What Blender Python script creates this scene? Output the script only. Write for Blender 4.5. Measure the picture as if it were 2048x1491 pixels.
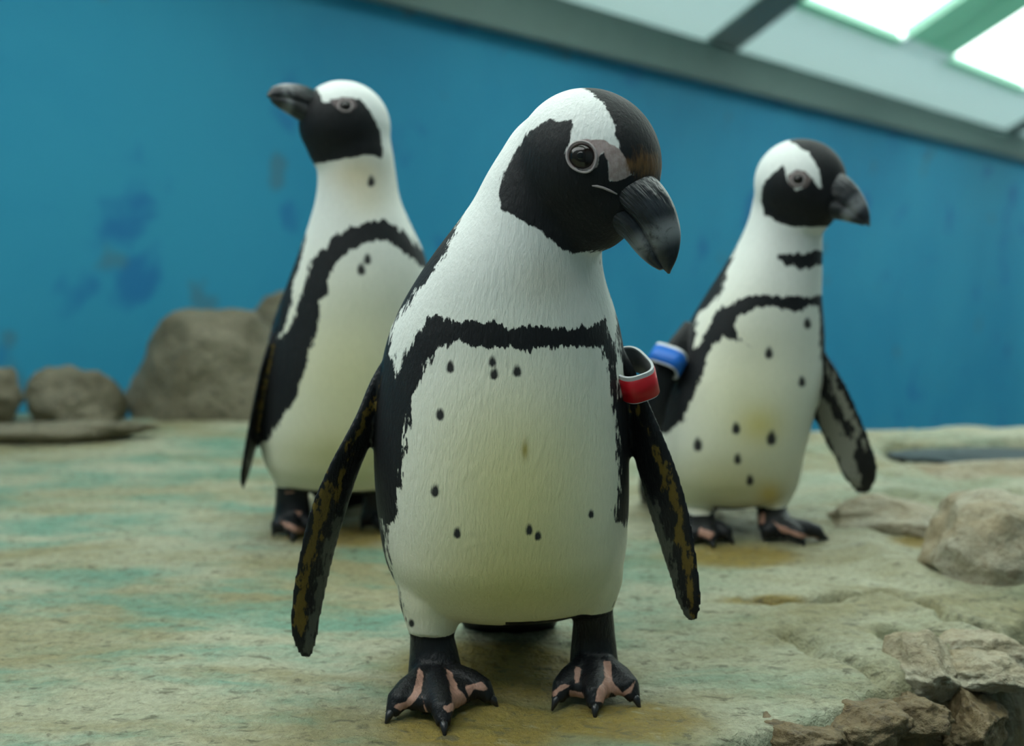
import bpy, bmesh, math
import numpy as np
from mathutils import Vector
from mathutils.bvhtree import BVHTree

for o in list(bpy.data.objects):
    bpy.data.objects.remove(o)
SC = bpy.context.scene
COL = SC.collection
R = math.radians

# ------------------------------------------------------------------ camera
FPX = 2200.0
CAMZ = 0.43
PITCH = math.atan(306.5 / FPX)
cam_d = bpy.data.cameras.new('camera')
cam = bpy.data.objects.new('camera', cam_d)
COL.objects.link(cam)
cam.location = (0, 0, CAMZ)
cam.rotation_euler = (math.pi / 2 - PITCH, 0, 0)
cam_d.sensor_width = 36
cam_d.lens = FPX / 2048 * 36
cam_d.clip_start = 0.02
cam_d.dof.use_dof = True
cam_d.dof.focus_distance = 0.93
cam_d.dof.aperture_fstop = 3.3
SC.camera = cam

# ------------------------------------------------------------------ sky and exposure
world = bpy.data.worlds.new('overcast_sky')
SC.world = world
world.use_nodes = True
bg = world.node_tree.nodes['Background']
bg.inputs[0].default_value = (0.93, 1.0, 0.97, 1)
bg.inputs[1].default_value = 4.35
SC.view_settings.view_transform = 'Standard'
SC.view_settings.look = 'None'
SC.view_settings.exposure = 0.0
SC.view_settings.gamma = 1.0
SC.view_settings.use_curve_mapping = False

# ------------------------------------------------------------------ measuring helpers
CP, SP = math.cos(PITCH), math.sin(PITCH)
def ray(px, py):
    a = (px - 1024.0) / FPX
    b = (745.5 - py) / FPX
    return np.array([a, CP + b * SP, b * CP - SP])
CAMP = np.array([0, 0, CAMZ])
def P(px, py, y):                       # the point of a sight line that lies at depth y
    d = ray(px, py)
    return CAMP + d * (y / d[1])
def G(px, py, z=0.0):                   # ... that lies at height z
    d = ray(px, py)
    return CAMP + d * ((z - CAMZ) / d[2])
def PL(px, py, q, n):                   # ... that lies on a plane
    d = ray(px, py)
    return CAMP + d * (np.dot(q - CAMP, n) / np.dot(d, n))
def proj(V):
    r = V - CAMP
    zc = r[:, 1] * CP - r[:, 2] * SP
    yc = r[:, 1] * SP + r[:, 2] * CP
    return 1024 + FPX * r[:, 0] / zc, 745.5 - FPX * yc / zc

def unit(v):
    v = np.asarray(v, float)
    return v / np.linalg.norm(v)

# numpy gradient noise -------------------------------------------------
_rng = np.random.RandomState(7)
_perm = _rng.permutation(256)
_perm = np.concatenate([_perm, _perm, _perm])
_grad = _rng.normal(size=(256, 3)); _grad /= np.linalg.norm(_grad, axis=1)[:, None]
def noise3(p):
    p = np.asarray(p, float)
    i = np.floor(p).astype(int); f = p - i; i &= 255
    u = f * f * f * (f * (f * 6 - 15) + 10)
    out = 0
    for dx in (0, 1):
        for dy in (0, 1):
            for dz in (0, 1):
                h = _perm[_perm[_perm[(i[:, 0] + dx)] + ((i[:, 1] + dy) & 255)] + ((i[:, 2] + dz) & 255)] & 255
                g = _grad[h]
                d = g[:, 0] * (f[:, 0] - dx) + g[:, 1] * (f[:, 1] - dy) + g[:, 2] * (f[:, 2] - dz)
                w = (u[:, 0] if dx else 1 - u[:, 0]) * (u[:, 1] if dy else 1 - u[:, 1]) * (u[:, 2] if dz else 1 - u[:, 2])
                out = out + d * w
    return out
def fbm(p, oct=4, gain=0.5, ridged=False):
    a, s, out = 1.0, 1.0, 0
    for k in range(oct):
        n = noise3(p * s + 17.3 * k)
        if ridged: n = 0.35 - np.abs(n)
        out = out + a * n
        a *= gain; s *= 2.03
    return out

# ------------------------------------------------------------------ mesh helpers
def mesh_obj(name, V, F, mat=None, parent=None, smooth=True, loc=None):
    me = bpy.data.meshes.new(name)
    V = np.asarray(V, float)
    if loc is not None: V = V - np.asarray(loc)
    me.from_pydata(V.tolist(), [], [list(map(int, f)) for f in F])
    me.validate(); me.update()
    if smooth: me.polygons.foreach_set('use_smooth', [True] * len(me.polygons))
    bm = bmesh.new(); bm.from_mesh(me); bmesh.ops.recalc_face_normals(bm, faces=bm.faces); bm.to_mesh(me); bm.free()
    o = bpy.data.objects.new(name, me)
    COL.objects.link(o)
    if mat: me.materials.append(mat)
    if parent: o.parent = parent
    return o
def tag(o, label=None, cat=None, group=None, kind=None):
    if label: o['label'] = label
    if cat: o['category'] = cat
    if group: o['group'] = group
    if kind: o['kind'] = kind
    return o
def empty(name, loc):
    o = bpy.data.objects.new(name, None)
    o.empty_display_size = 0.05
    COL.objects.link(o); o.location = loc
    return o
class MB:
    def __init__(s): s.V = []; s.F = []; s.n = 0
    def add(s, V, F):
        s.V.append(np.asarray(V, float)); s.F += [[i + s.n for i in f] for f in F]; s.n += len(V)
    def loft(s, rings):
        rings = [np.asarray(r) for r in rings]; n = len(rings[0]); m = len(rings)
        V = np.concatenate(rings + [rings[0].mean(0)[None], rings[-1].mean(0)[None]])
        F = []
        for i in range(m - 1):
            for j in range(n):
                k = (j + 1) % n
                F.append([i * n + j, i * n + k, (i + 1) * n + k, (i + 1) * n + j])
        for j in range(n):
            k = (j + 1) % n
            F.append([m * n, k, j]); F.append([m * n + 1, (m - 1) * n + j, (m - 1) * n + k])
        s.add(V, F)
    def ellipsoid(s, c, ax, nu=32, nv=18):
        ax = np.asarray(ax)            # rows = semi axis vectors
        rings = []
        for i in range(1, nv):
            t = math.pi * i / nv
            a = np.linspace(0, 2 * math.pi, nu, endpoint=False)
            rings.append(c + np.cos(a)[:, None] * math.sin(t) * ax[0] + np.sin(a)[:, None] * math.sin(t) * ax[1] + math.cos(t) * ax[2])
        s.loft(rings)
    def tube(s, pts, rad, n=16, flat=None):
        pts = [np.asarray(p, float) for p in pts]
        rings = []; a = np.linspace(0, 2 * math.pi, n, endpoint=False)
        up = np.array([0.0, 0, 1])
        for i, p in enumerate(pts):
            t = unit(pts[min(i + 1, len(pts) - 1)] - pts[max(i - 1, 0)])
            if i == 0:
                u_ = up if abs(t[2]) < 0.75 else np.array([0, 1.0, 0])
                x = unit(np.cross(t, u_))
            else: x = unit(x - np.dot(x, t) * t)
            y = np.cross(x, t)
            f = flat[i] if flat else 1
            rings.append(p + np.cos(a)[:, None] * x * rad[i] + np.sin(a)[:, None] * y * rad[i] * f)
        s.loft(rings)
    def box(s, corners):               # 8 corners: bottom 4 then top 4
        s.add(corners, [[0, 1, 2, 3], [7, 6, 5, 4], [0, 4, 5, 1], [1, 5, 6, 2], [2, 6, 7, 3], [3, 7, 4, 0]])
    def prism(s, poly, d):             # polygon extruded by vector d
        n = len(poly); poly = np.asarray(poly); V = np.concatenate([poly, poly + d])
        F = [list(range(n)), list(range(2 * n - 1, n - 1, -1))]
        for j in range(n):
            k = (j + 1) % n; F.append([j, k, k + n, j + n])
        s.add(V, F)
    def build(s, name, mat=None, parent=None, smooth=True, loc=None):
        return mesh_obj(name, np.concatenate(s.V), s.F, mat, parent, smooth, loc)
def hermite(keys, n):                  # smooth interpolation of rows (first column is the parameter)
    K = np.asarray(keys, float); t = K[:, 0]
    x = np.linspace(t[0], t[-1], n); out = [x]
    for c in range(1, K.shape[1]):
        y = K[:, c]; h = np.diff(t); d = np.diff(y) / h
        m = np.zeros(len(y)); m[0] = d[0]; m[-1] = d[-1]
        m[1:-1] = (d[:-1] * h[1:] + d[1:] * h[:-1]) / (h[1:] + h[:-1])
        i = np.clip(np.searchsorted(t, x) - 1, 0, len(h) - 1)
        s_ = (x - t[i]) / h[i]
        out.append((2 * s_**3 - 3 * s_**2 + 1) * y[i] + (s_**3 - 2 * s_**2 + s_) * h[i] * m[i] + (-2 * s_**3 + 3 * s_**2) * y[i + 1] + (s_**3 - s_**2) * h[i] * m[i + 1])
    return np.array(out).T
def resample(pts, n):
    pts = np.asarray(pts, float)
    d = np.concatenate([[0], np.cumsum(np.linalg.norm(np.diff(pts, axis=0), axis=1))])
    return hermite(np.column_stack([d / d[-1], pts]), n)[:, 1:]
def sdf_poly(x, y, poly):              # > 0 inside
    poly = np.asarray(poly, float); n = len(poly)
    d = np.full(len(x), 1e9); ins = np.zeros(len(x), bool)
    for i in range(n):
        a = poly[i]; b = poly[(i + 1) % n]; e = b - a
        wx = x - a[0]; wy = y - a[1]
        t = np.clip((wx * e[0] + wy * e[1]) / (e @ e + 1e-9), 0, 1)
        d = np.minimum(d, (wx - t * e[0])**2 + (wy - t * e[1])**2)
        c = ((a[1] > y) != (b[1] > y)) & (x < (b[0] - a[0]) * (y - a[1]) / (b[1] - a[1] + 1e-12) + a[0])
        ins ^= c
    d = np.sqrt(d)
    return np.where(ins, d, -d)
def dist_line(x, y, pts):
    d = np.full(len(x), 1e9); pts = np.asarray(pts, float)
    for a, b in zip(pts[:-1], pts[1:]):
        e = b - a; t = np.clip(((x - a[0]) * e[0] + (y - a[1]) * e[1]) / (e @ e + 1e-9), 0, 1)
        d = np.minimum(d, np.hypot(x - a[0] - t * e[0], y - a[1] - t * e[1]))
    return d

# ------------------------------------------------------------------ material helpers
class NT:
    def __init__(s, name):
        s.m = bpy.data.materials.new(name); s.m.use_nodes = True
        s.t = s.m.node_tree; s.b = s.t.nodes['Principled BSDF']; s.out = s.t.nodes['Material Output']
    def n(s, typ, **kw):
        nd = s.t.nodes.new(typ)
        for k, v in kw.items(): setattr(nd, k, v)
        return nd
    def link(s, a, b): s.t.links.new(a, b)
    def val(s, sock, v):
        if hasattr(v, 'is_linked') or hasattr(v, 'links'): s.link(v, sock)
        else: sock.default_value = v
    def coord(s, scale=(1, 1, 1)):
        tc = s.n('ShaderNodeTexCoord'); mp = s.n('ShaderNodeMapping'); mp.inputs['Scale'].default_value = scale
        s.link(tc.outputs['Object'], mp.inputs['Vector']); return mp.outputs[0]
    def noise(s, vec, scale, detail=4, rough=0.55, dist=0.0):
        nd = s.n('ShaderNodeTexNoise'); s.link(vec, nd.inputs['Vector'])
        nd.inputs['Scale'].default_value = scale; nd.inputs['Detail'].default_value = detail
        nd.inputs['Roughness'].default_value = rough; nd.inputs['Distortion'].default_value = dist
        return nd.outputs['Fac']
    def attr(s, name):
        nd = s.n('ShaderNodeAttribute'); nd.attribute_name = name; return nd
    def math(s, op, a, b=0.0, c=0.0, clamp=False):
        nd = s.n('ShaderNodeMath', operation=op); nd.use_clamp = clamp
        for i, v in enumerate((a, b, c)): s.val(nd.inputs[i], v)
        return nd.outputs[0]
    def ramp(s, fac, lo, hi):
        nd = s.n('ShaderNodeMapRange'); nd.interpolation_type = 'SMOOTHSTEP'
        s.val(nd.inputs['Value'], fac); nd.inputs['From Min'].default_value = lo; nd.inputs['From Max'].default_value = hi
        return nd.outputs[0]
    def mix(s, fac, a, b, mode='MIX'):
        nd = s.n('ShaderNodeMix', data_type='RGBA', blend_type=mode)
        s.val(nd.inputs[0], fac)
        for k, v in ((6, a), (7, b)):
            if isinstance(v, tuple): nd.inputs[k].default_value = (*v, 1)
            else: s.link(v, nd.inputs[k])
        return nd.outputs[2]
    def bump(s, h, strength, dist=0.01, prev=None):
        nd = s.n('ShaderNodeBump'); s.link(h, nd.inputs['Height'])
        nd.inputs['Strength'].default_value = strength; nd.inputs['Distance'].default_value = dist
        if prev: s.link(prev, nd.inputs['Normal'])
        return nd.outputs[0]
    def fin(s, col, rough=0.6, normal=None, **kw):
        if isinstance(col, tuple): s.b.inputs['Base Color'].default_value = (*col, 1)
        else: s.link(col, s.b.inputs['Base Color'])
        s.val(s.b.inputs['Roughness'], rough)
        if normal: s.link(normal, s.b.inputs['Normal'])
        for k, v in kw.items(): s.val(s.b.inputs[k.replace('_', ' ')], v)
        return s.m

def mat_plain(name, col, rough=0.5, vary=0.12, scale=40, **kw):
    t = NT(name); c = t.coord(); n = t.noise(c, scale, 4)
    a = tuple(x * (1 - vary) for x in col); b = tuple(min(1, x * (1 + vary)) for x in col)
    return t.fin(t.mix(n, a, b), rough, t.bump(n, 0.15, 0.002), **kw)

# rock ------------------------------------------------------------------
def mat_rock(name, pale, tan, dark, algae=None, algae_amt=0.0, stain=False):
    t = NT(name); c = t.coord(); cs = t.coord((0.45, 1.3, 1.0))
    n1 = t.noise(cs, 5, 7, 0.62, 0.4); n2 = t.noise(c, 34, 6, 0.65); n3 = t.noise(c, 150, 4, 0.7)
    n4 = t.noise(cs, 2.6, 5, 0.6, 0.6); n5 = t.noise(cs, 9.0, 6, 0.65, 0.3)
    col = t.mix(t.ramp(n1, 0.36, 0.64), tan, pale)
    col = t.mix(t.math('MULTIPLY', t.ramp(n2, 0.55, 0.75), 0.45), col, dark)
    if algae:
        f = t.math('MULTIPLY', t.ramp(t.math('ADD', t.math('MULTIPLY', n4, 0.5), t.math('MULTIPLY', n5, 0.5)), 0.47, 0.60), algae_amt)
        f = t.math('MULTIPLY', f, t.math('SUBTRACT', 1.0, t.math('MULTIPLY', t.attr('cliff').outputs['Fac'], 1.0)), clamp=True)
        f = t.math('MULTIPLY', f, t.attr('alg').outputs['Fac'], clamp=True)
        col = t.mix(f, col, algae)
    if stain:
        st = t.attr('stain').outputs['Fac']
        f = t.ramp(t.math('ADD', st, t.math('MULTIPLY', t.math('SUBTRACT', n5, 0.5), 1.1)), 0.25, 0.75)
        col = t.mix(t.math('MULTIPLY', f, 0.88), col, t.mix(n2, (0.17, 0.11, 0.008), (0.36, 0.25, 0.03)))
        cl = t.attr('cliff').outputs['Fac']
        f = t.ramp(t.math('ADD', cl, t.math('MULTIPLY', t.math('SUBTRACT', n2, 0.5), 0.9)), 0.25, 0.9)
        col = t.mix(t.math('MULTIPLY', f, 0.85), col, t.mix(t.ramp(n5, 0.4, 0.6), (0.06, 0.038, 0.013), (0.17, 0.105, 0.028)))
    col = t.mix(t.ramp(n3, 0.3, 0.7), t.mix(0.35, col, dark), col)
    n6 = t.noise(t.coord((0.6, 1.2, 1)), 75, 5, 0.7, 0.5)
    col = t.mix(t.math('MULTIPLY', t.ramp(n6, 0.54, 0.66), 0.7), col, dark)
    col = t.mix(t.math('MULTIPLY', t.ramp(n6, 0.42, 0.30), 0.35), col, pale)
    bm = t.bump(n3, 0.45, 0.005); bm = t.bump(n2, 0.65, 0.014, bm); bm = t.bump(n6, 0.6, 0.008, bm)
    return t.fin(col, t.math('MULTIPLY_ADD', n2, 0.35, 0.42), bm)

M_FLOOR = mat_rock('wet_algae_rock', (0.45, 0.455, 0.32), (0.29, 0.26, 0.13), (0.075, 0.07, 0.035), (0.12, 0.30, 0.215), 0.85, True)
M_BOULD = mat_rock('grey_brown_rock', (0.31, 0.27, 0.185), (0.17, 0.145, 0.085), (0.04, 0.034, 0.02))
M_CLIFF = mat_rock('brown_cliff_rock', (0.28, 0.22, 0.12), (0.16, 0.105, 0.04), (0.045, 0.03, 0.012))
M_PALE = mat_rock('pale_rock', (0.50, 0.48, 0.37), (0.36, 0.285, 0.165), (0.13, 0.095, 0.045))

# ------------------------------------------------------------------ the room: long blue wall receding to the right, glazed lean-to roof
YAW = R(48)
E1 = np.array([math.cos(YAW), math.sin(YAW), 0]); NIN = np.array([math.sin(YAW), -math.cos(YAW), 0])
W0 = np.array([0.0, 3.9, 0.0])
ta = PL(700, -8, W0, NIN); tb = PL(2048, 322, W0, NIN)
EB = unit(tb - ta)
def along(s):                            # point of the wall's top edge at distance s along the wall from W0
    k = (s - np.dot(ta - W0, E1)) / np.dot(EB, E1)
    return ta + EB * k
S0, S1 = -4.0, 13.0
m = MB()
a, b = along(S0), along(S1)
za = np.array([0, 0, 1.0])
def at_z(p, z): return np.array([p[0], p[1], z])
N = 60
ss = np.linspace(S0, S1, N)
m.prism([at_z(a, -2.6), at_z(b, -2.6), b + za * 0.02, a + za * 0.02], -NIN * 0.15)
t = NT('blue_wall_paint'); c = t.coord()
n1 = t.noise(c, 0.9, 5, 0.6, 0.3); n2 = t.noise(c, 3.4, 3, 0.5, 0.2); n3 = t.noise(c, 25, 4, 0.6); n4 = t.noise(c, 5.5, 2, 0.4)
col = t.mix(t.ramp(n1, 0.3, 0.7), (0.018, 0.30, 0.53), (0.036, 0.37, 0.59))
col = t.mix(t.math('MULTIPLY', t.ramp(n2, 0.60, 0.72), 0.75), col, (0.010, 0.17, 0.46))
col = t.mix(t.math('MULTIPLY', t.ramp(n4, 0.68, 0.76), 0.5), col, (0.10, 0.19, 0.22))
M_WALL = t.fin(col, 0.55, t.bump(n3, 0.1, 0.01))
tag(m.build('wall_back', M_WALL, smooth=False), 'blue painted wall behind the penguins', kind='structure')

M_BEAM = mat_plain('grey_green_beam_paint', (0.20, 0.275, 0.25), 0.5, 0.08, 12)
M_KERB = mat_plain('pale_grey_light_stop', (0.80, 0.86, 0.84), 0.5, 0.04, 6)
t = NT('roof_panel_lit_look'); df = t.n('ShaderNodeBsdfDiffuse'); df.inputs[0].default_value = (0.55, 0.62, 0.6, 1)
tl = t.n('ShaderNodeBsdfTranslucent'); tl.inputs[0].default_value = (0.235, 0.265, 0.265, 1)  # translucency added so the down-facing board and gussets look lit
ad = t.n('ShaderNodeAddShader'); t.link(df.outputs[0], ad.inputs[0]); t.link(tl.outputs[0], ad.inputs[1]); t.link(ad.outputs[0], t.out.inputs['Surface'])
M_LITLOOK = t.m
t = NT('mint_green_lit_look'); df = t.n('ShaderNodeBsdfDiffuse'); df.inputs[0].default_value = (0.34, 0.55, 0.45, 1)
tl = t.n('ShaderNodeBsdfTranslucent'); tl.inputs[0].default_value = (0.13, 0.20, 0.165, 1)  # lets sky through so the undersides of the green frames seem lit
ad = t.n('ShaderNodeAddShader'); t.link(df.outputs[0], ad.inputs[0]); t.link(tl.outputs[0], ad.inputs[1]); t.link(ad.outputs[0], t.out.inputs['Surface'])
M_GREEN = t.m
t = NT('skylight_glass'); 
tr = t.n('ShaderNodeBsdfTransparent'); tr.inputs[0].default_value = (0.97, 1, 0.985, 1)
gl = t.n('ShaderNodeBsdfGlossy'); gl.inputs['Roughness'].default_value = 0.05
mx = t.n('ShaderNodeMixShader'); mx.inputs[0].default_value = 0.06
t.link(tr.outputs[0], mx.inputs[1]); t.link(gl.outputs[0], mx.inputs[2]); t.link(mx.outputs[0], t.out.inputs['Surface'])
M_GLASS = t.m

# roof slope: rises from the wall top towards the room
TB = 0.56
RUP = unit(NIN + za * TB)                # up the slope
RN = unit(np.cross(EB, RUP))
if RN[2] < 0: RN = -RN
def roof(s, q, h=0.0): return along(s) + RUP * q + RN * h
# where the sight lines through frame corners meet the roof
def on_roof(px, py):
    p = PL(px, py, along(0) + za * HB, RN)
    r = p - (along(0) + za * HB)
    # solve r = EB*a + RUP*b
    A = np.array([EB, RUP]).T
    ab = np.linalg.lstsq(A, r, rcond=None)[0]
    return ab[0] * np.dot(EB, E1), ab[1]
HB = PL(1482, 103, W0 + NIN * 0.05, NIN)[2] - along(np.dot(PL(1482, 103, W0 + NIN * 0.05, NIN) - W0, E1))[2]
m = MB()
m.box([at_z(a, a[2]) - NIN * 0.1, b - NIN * 0.1, b + NIN * 0.05, a + NIN * 0.05, a - NIN * 0.1 + za * HB, b - NIN * 0.1 + za * HB, b + NIN * 0.05 + za * HB, a + NIN * 0.05 + za * HB])
tag(m.build('trim_1', M_BEAM, smooth=False), 'grey-green beam along the top of the blue wall', kind='structure')
def roofp(s, q, h=0.0): return along(s) + za * HB + RUP * q + RN * h
def slab(s0, s1, q0, q1, h0, h1):
    mm = MB()
    mm.box([roofp(s0, q0, h0), roofp(s1, q0, h0), roofp(s1, q1, h0), roofp(s0, q1, h0), roofp(s0, q0, h1), roofp(s1, q0, h1), roofp(s1, q1, h1), roofp(s0, q1, h1)])
    return mm
w1 = on_roof(1505, 12); w1b = on_roof(1782, 95); w2 = on_roof(1905, 112); rf0 = on_roof(1395, 90); rf1 = on_roof(1462, 100)
print('roof', HB, w1, w1b, w2, rf0, rf1, along(0))
QW = (w1b[1] + w2[1]) / 2                # lower edge of the windows
RL = 5.6; GL = 4.0                                 # slope length of the roof; glass stops early so light falls from above
tag(slab(S0, S1, -0.02, QW - 0.02, 0.0, 0.03).build('ceiling', M_LITLOOK, smooth=False), 'pale roof panel between the beam and the skylights, made translucent to look lit', kind='structure')
tag(slab(S0, S1, GL, RL, 0.0, 0.05).build('ceiling', M_KERB, smooth=False), 'unseen opaque upper roof, added to keep the light overhead', kind='structure')  # out of view, added to block sky light from behind the camera
step = (w2[0] - w1[0])                   # distance between windows
fw = w2[0] - w1b[0]                      # frame between them
k0 = int(math.floor((S0 - w1[0]) / step)) + 1
k1 = int(math.floor((S1 - w1[0]) / step))
wn = 0; bars = 0
for k in range(k0, k1):
    s_l = w1[0] + k * step; s_r = s_l + step - fw
    wn += 1
    root = empty('window_%d' % wn, roofp((s_l + s_r) / 2, QW, 0))
    tag(root, 'skylight window with green frame in the sloping roof', kind='structure')
    L0 = np.array(root.location)
    fr = MB()
    for (u0, u1, v0, v1) in ((s_l - fw / 2, s_l, QW + 0.05, GL), (s_r, s_r + fw / 2, QW + 0.05, GL), (s_l, s_r, QW - 0.02, QW + 0.02), (s_l, s_r, GL - 0.05, GL)):
        q = slab(u0, u1, v0, v1, -0.004, 0.045); fr.add(np.concatenate(q.V), q.F)
    fr.build('window_frame', M_GREEN, root, False, L0)
    slab(s_l, s_r, QW, GL, 0.012, 0.018).build('pane', M_GLASS, root, False, L0)
# dark rafters below the glazing, one in view and its neighbours
rw = abs(rf1[0] - rf0[0])
for i, k in enumerate((-2, -1, 0, 2, 4)):
    sc_ = (rf0[0] + rf1[0]) / 2 + k * step * 1.0
    tag(slab(sc_ - rw / 2, sc_ + rw / 2, -0.05, RL, -0.02, -0.005).build('trim_%d' % (i + 2), M_BEAM, smooth=False), 'dark grey-green rafter rising from the wall beam', kind='structure')
# pale gusset plates at the feet of the green frames, translucent to look lit
for i, k in enumerate(range(k0, k1)):
    gs = w1b[0] + fw / 2 + (k - 0) * step
    m = MB(); m.prism([roofp(gs - fw * 0.5, QW - 0.02, -0.006), roofp(gs + fw * 0.5, QW - 0.02, -0.006), roofp(gs + fw * 0.5, QW + 0.05, -0.006), roofp(gs - fw * 0.5, QW + 0.05, -0.006)], RN * 0.02)
    tag(m.build('trim_%d' % (i + 8), M_LITLOOK, smooth=False), 'pale gusset plate at the foot of a green skylight frame', kind='structure')
# remaining enclosure (out of view)
M_DIM = mat_plain('dim_room_wall', (0.16, 0.22, 0.24), 0.7, 0.1, 3)
top = roofp(0, RL)[2]
def pt(s, q, z): 
    p = W0 + E1 * s + NIN * q; return np.array([p[0], p[1], z])
DQ = np.dot(roofp(0, RL) - W0, NIN)
for nm, A, B in (('wall_front', pt(S0, DQ, 0), pt(S1, DQ, 0)), ('wall_left', pt(S0, -0.1, 0), pt(S0, DQ, 0)), ('wall_right', pt(S1, -0.1, 0), pt(S1, DQ, 0))):
    d = unit(np.cross(B - A, za)) * 0.1
    zt1 = roofp(np.dot(A - W0, E1), max(0, np.dot(A - W0, NIN)) / np.dot(RUP, NIN))[2]; zt2 = roofp(np.dot(B - W0, E1), max(0, np.dot(B - W0, NIN)) / np.dot(RUP, NIN))[2]
    mm = MB(); mm.prism([at_z(A, -2.6), at_z(B, -2.6), at_z(B, zt2), at_z(A, zt1)], d)
    tag(mm.build(nm, M_DIM, smooth=False), 'plain grey-blue side wall of the penguin house', kind='structure')
t = NT('pool_water'); c = t.coord(); n = t.noise(c, 6, 3)
M_WATER = t.fin((0.03, 0.075, 0.085), 0.12, t.bump(n, 0.25, 0.03))
wa, wb, wc, wd = S0 + 0.12, S1 - 0.12, 0.12, DQ - 0.12
m = MB(); m.box([pt(p_, q_, z_) for z_ in (-2.7, -1.9) for p_, q_ in ((wa, wc), (wb, wc), (wb, wd), (wa, wd))])
tag(m.build('pool_water', M_WATER, smooth=False), 'dark still pool water below the rocks', kind='stuff')

# ------------------------------------------------------------------ rock platform
EDGE = [G(1330, 1560), G(1500, 1478), G(1640, 1432), G(1780, 1378), G(1850, 1350), G(1905, 1340), G(2000, 1290), G(2060, 1262), G(2140, 1200), G(2300, 1050), G(2400, 970), G(2048, 940), G(1900, 934), G(1782, 918), G(1795, 888), G(1920, 887), G(2060, 884), G(2400, 880)]
EDGE = [e[:2] for e in EDGE]
PLAT = [np.array([0.18, 0.30])] + EDGE + [np.array([1.7, 2.28]), np.array([0.6, 2.24]), np.array([-0.4, 2.35]), np.array([-1.6, 2.55]), np.array([-2.4, 2.3]), np.array([-2.4, 0.30])]
CRACK = [G(*p)[:2] for p in ((1500, 1196), (1560, 1203), (1640, 1202), (1700, 1196), (1770, 1188), (1800, 1200), (1855, 1214), (1900, 1250), (1985, 1265))]
CRACK2 = [G(*p)[:2] for p in ((1560, 1262), (1650, 1305), (1740, 1345), (1792, 1372), (1800, 1400))]
CRACK3 = [G(*p)[:2] for p in ((1775, 1262), (1800, 1285), (1830, 1290), (1850, 1280))]
def floor_h(x, y):
    p = np.column_stack([x, y, np.zeros_like(x)])
    sd = sdf_poly(x, y, PLAT)
    sd = sd + 0.030 * fbm(p * 9, 4)
    h = 0.006 * fbm(p * np.array([5, 9, 1]), 4) + 0.0035 * fbm(p * np.array([28, 50, 1]), 3, 0.6)
    # broken ledges near the right-hand edge
    right = np.clip((x - 0.20 - 0.18 * (y - 0.9)) / 0.25, 0, 1)
    h = h + right * (0.028 * fbm(p * 6 + 3.1, 4, 0.5, True) - 0.004)
    for cr, w, dp in ((CRACK, 0.007, 0.020), (CRACK2, 0.010, 0.016), (CRACK3, 0.010, 0.03)):
        dl = dist_line(x + 0.012 * fbm(p * 30, 2), y + 0.012 * fbm(p * 30 + 9, 2), cr)
        h = h - dp * np.exp(-(dl / w)**2)
    dl = dist_line(x, y, CRACK2)
    # drop beyond the edge, in lumpy steps
    q = np.clip(-sd + 0.012, 0, None)
    drop = 1.3 * q + 2.6 * np.clip(q - 0.025, 0, None) 
    drop = drop + (0.055 * fbm(p * 11 + 5, 4, 0.6) + 0.05 * fbm(p * 15 + 2, 3, 0.5, True)) * np.clip(q / 0.04, 0, 1)
    rnd = np.clip(1 - sd / 0.05, 0, 1)
    h = h - 0.010 * rnd**2 - drop
    return np.maximum(h, -0.75), sd
def spaced(lo, hi, fine_lo, fine_hi, fine, coarse):
    return np.concatenate([np.arange(lo, fine_lo, coarse), np.arange(fine_lo, fine_hi, fine), np.arange(fine_hi, hi, coarse)])
gx = spaced(-2.6, 2.6, -0.85, 0.80, 0.0045, 0.016); gy = spaced(0.3, 2.9, 0.72, 1.75, 0.0045, 0.013)
X, Y = np.meshgrid(gx, gy); x = X.ravel(); y = Y.ravel()
h, sd = floor_h(x, y)
nx, ny = len(gx), len(gy)
idx = np.arange(nx * ny).reshape(ny, nx)
F = np.stack([idx[:-1, :-1], idx[:-1, 1:], idx[1:, 1:], idx[1:, :-1]], -1).reshape(-1, 4)
me = bpy.data.meshes.new('floor')
me.vertices.add(len(x)); me.vertices.foreach_set('co', np.column_stack([x, y, h]).ravel())
me.loops.add(F.size); me.loops.foreach_set('vertex_index', F.ravel())
me.polygons.add(len(F)); me.polygons.foreach_set('loop_start', np.arange(0, F.size, 4)); me.polygons.foreach_set('loop_total', np.full(len(F), 4))
me.polygons.foreach_set('use_smooth', np.ones(len(F), bool))
me.update(calc_edges=True); me.validate()
def add_attr(me, name, arr):
    at = me.attributes.new(name, 'FLOAT', 'POINT'); at.data.foreach_set('value', np.asarray(arr, np.float32))
stain = np.zeros(len(x))
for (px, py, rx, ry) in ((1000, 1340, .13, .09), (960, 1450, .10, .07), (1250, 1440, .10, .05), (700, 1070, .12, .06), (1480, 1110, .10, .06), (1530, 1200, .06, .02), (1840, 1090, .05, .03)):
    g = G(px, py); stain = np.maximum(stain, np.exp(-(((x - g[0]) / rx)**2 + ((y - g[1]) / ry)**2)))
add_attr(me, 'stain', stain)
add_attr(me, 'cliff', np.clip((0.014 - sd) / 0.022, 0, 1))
add_attr(me, 'alg', np.clip(1.15 - np.clip((x - 0.02) / 0.35, 0, 1) * 0.95 + np.clip((y - 1.5) / 0.5, 0, 1) * 0.3, 0, 1))
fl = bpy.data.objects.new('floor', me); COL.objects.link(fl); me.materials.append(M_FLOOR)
tag(fl, 'wet greenish rock platform the penguins stand on', kind='structure')

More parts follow.
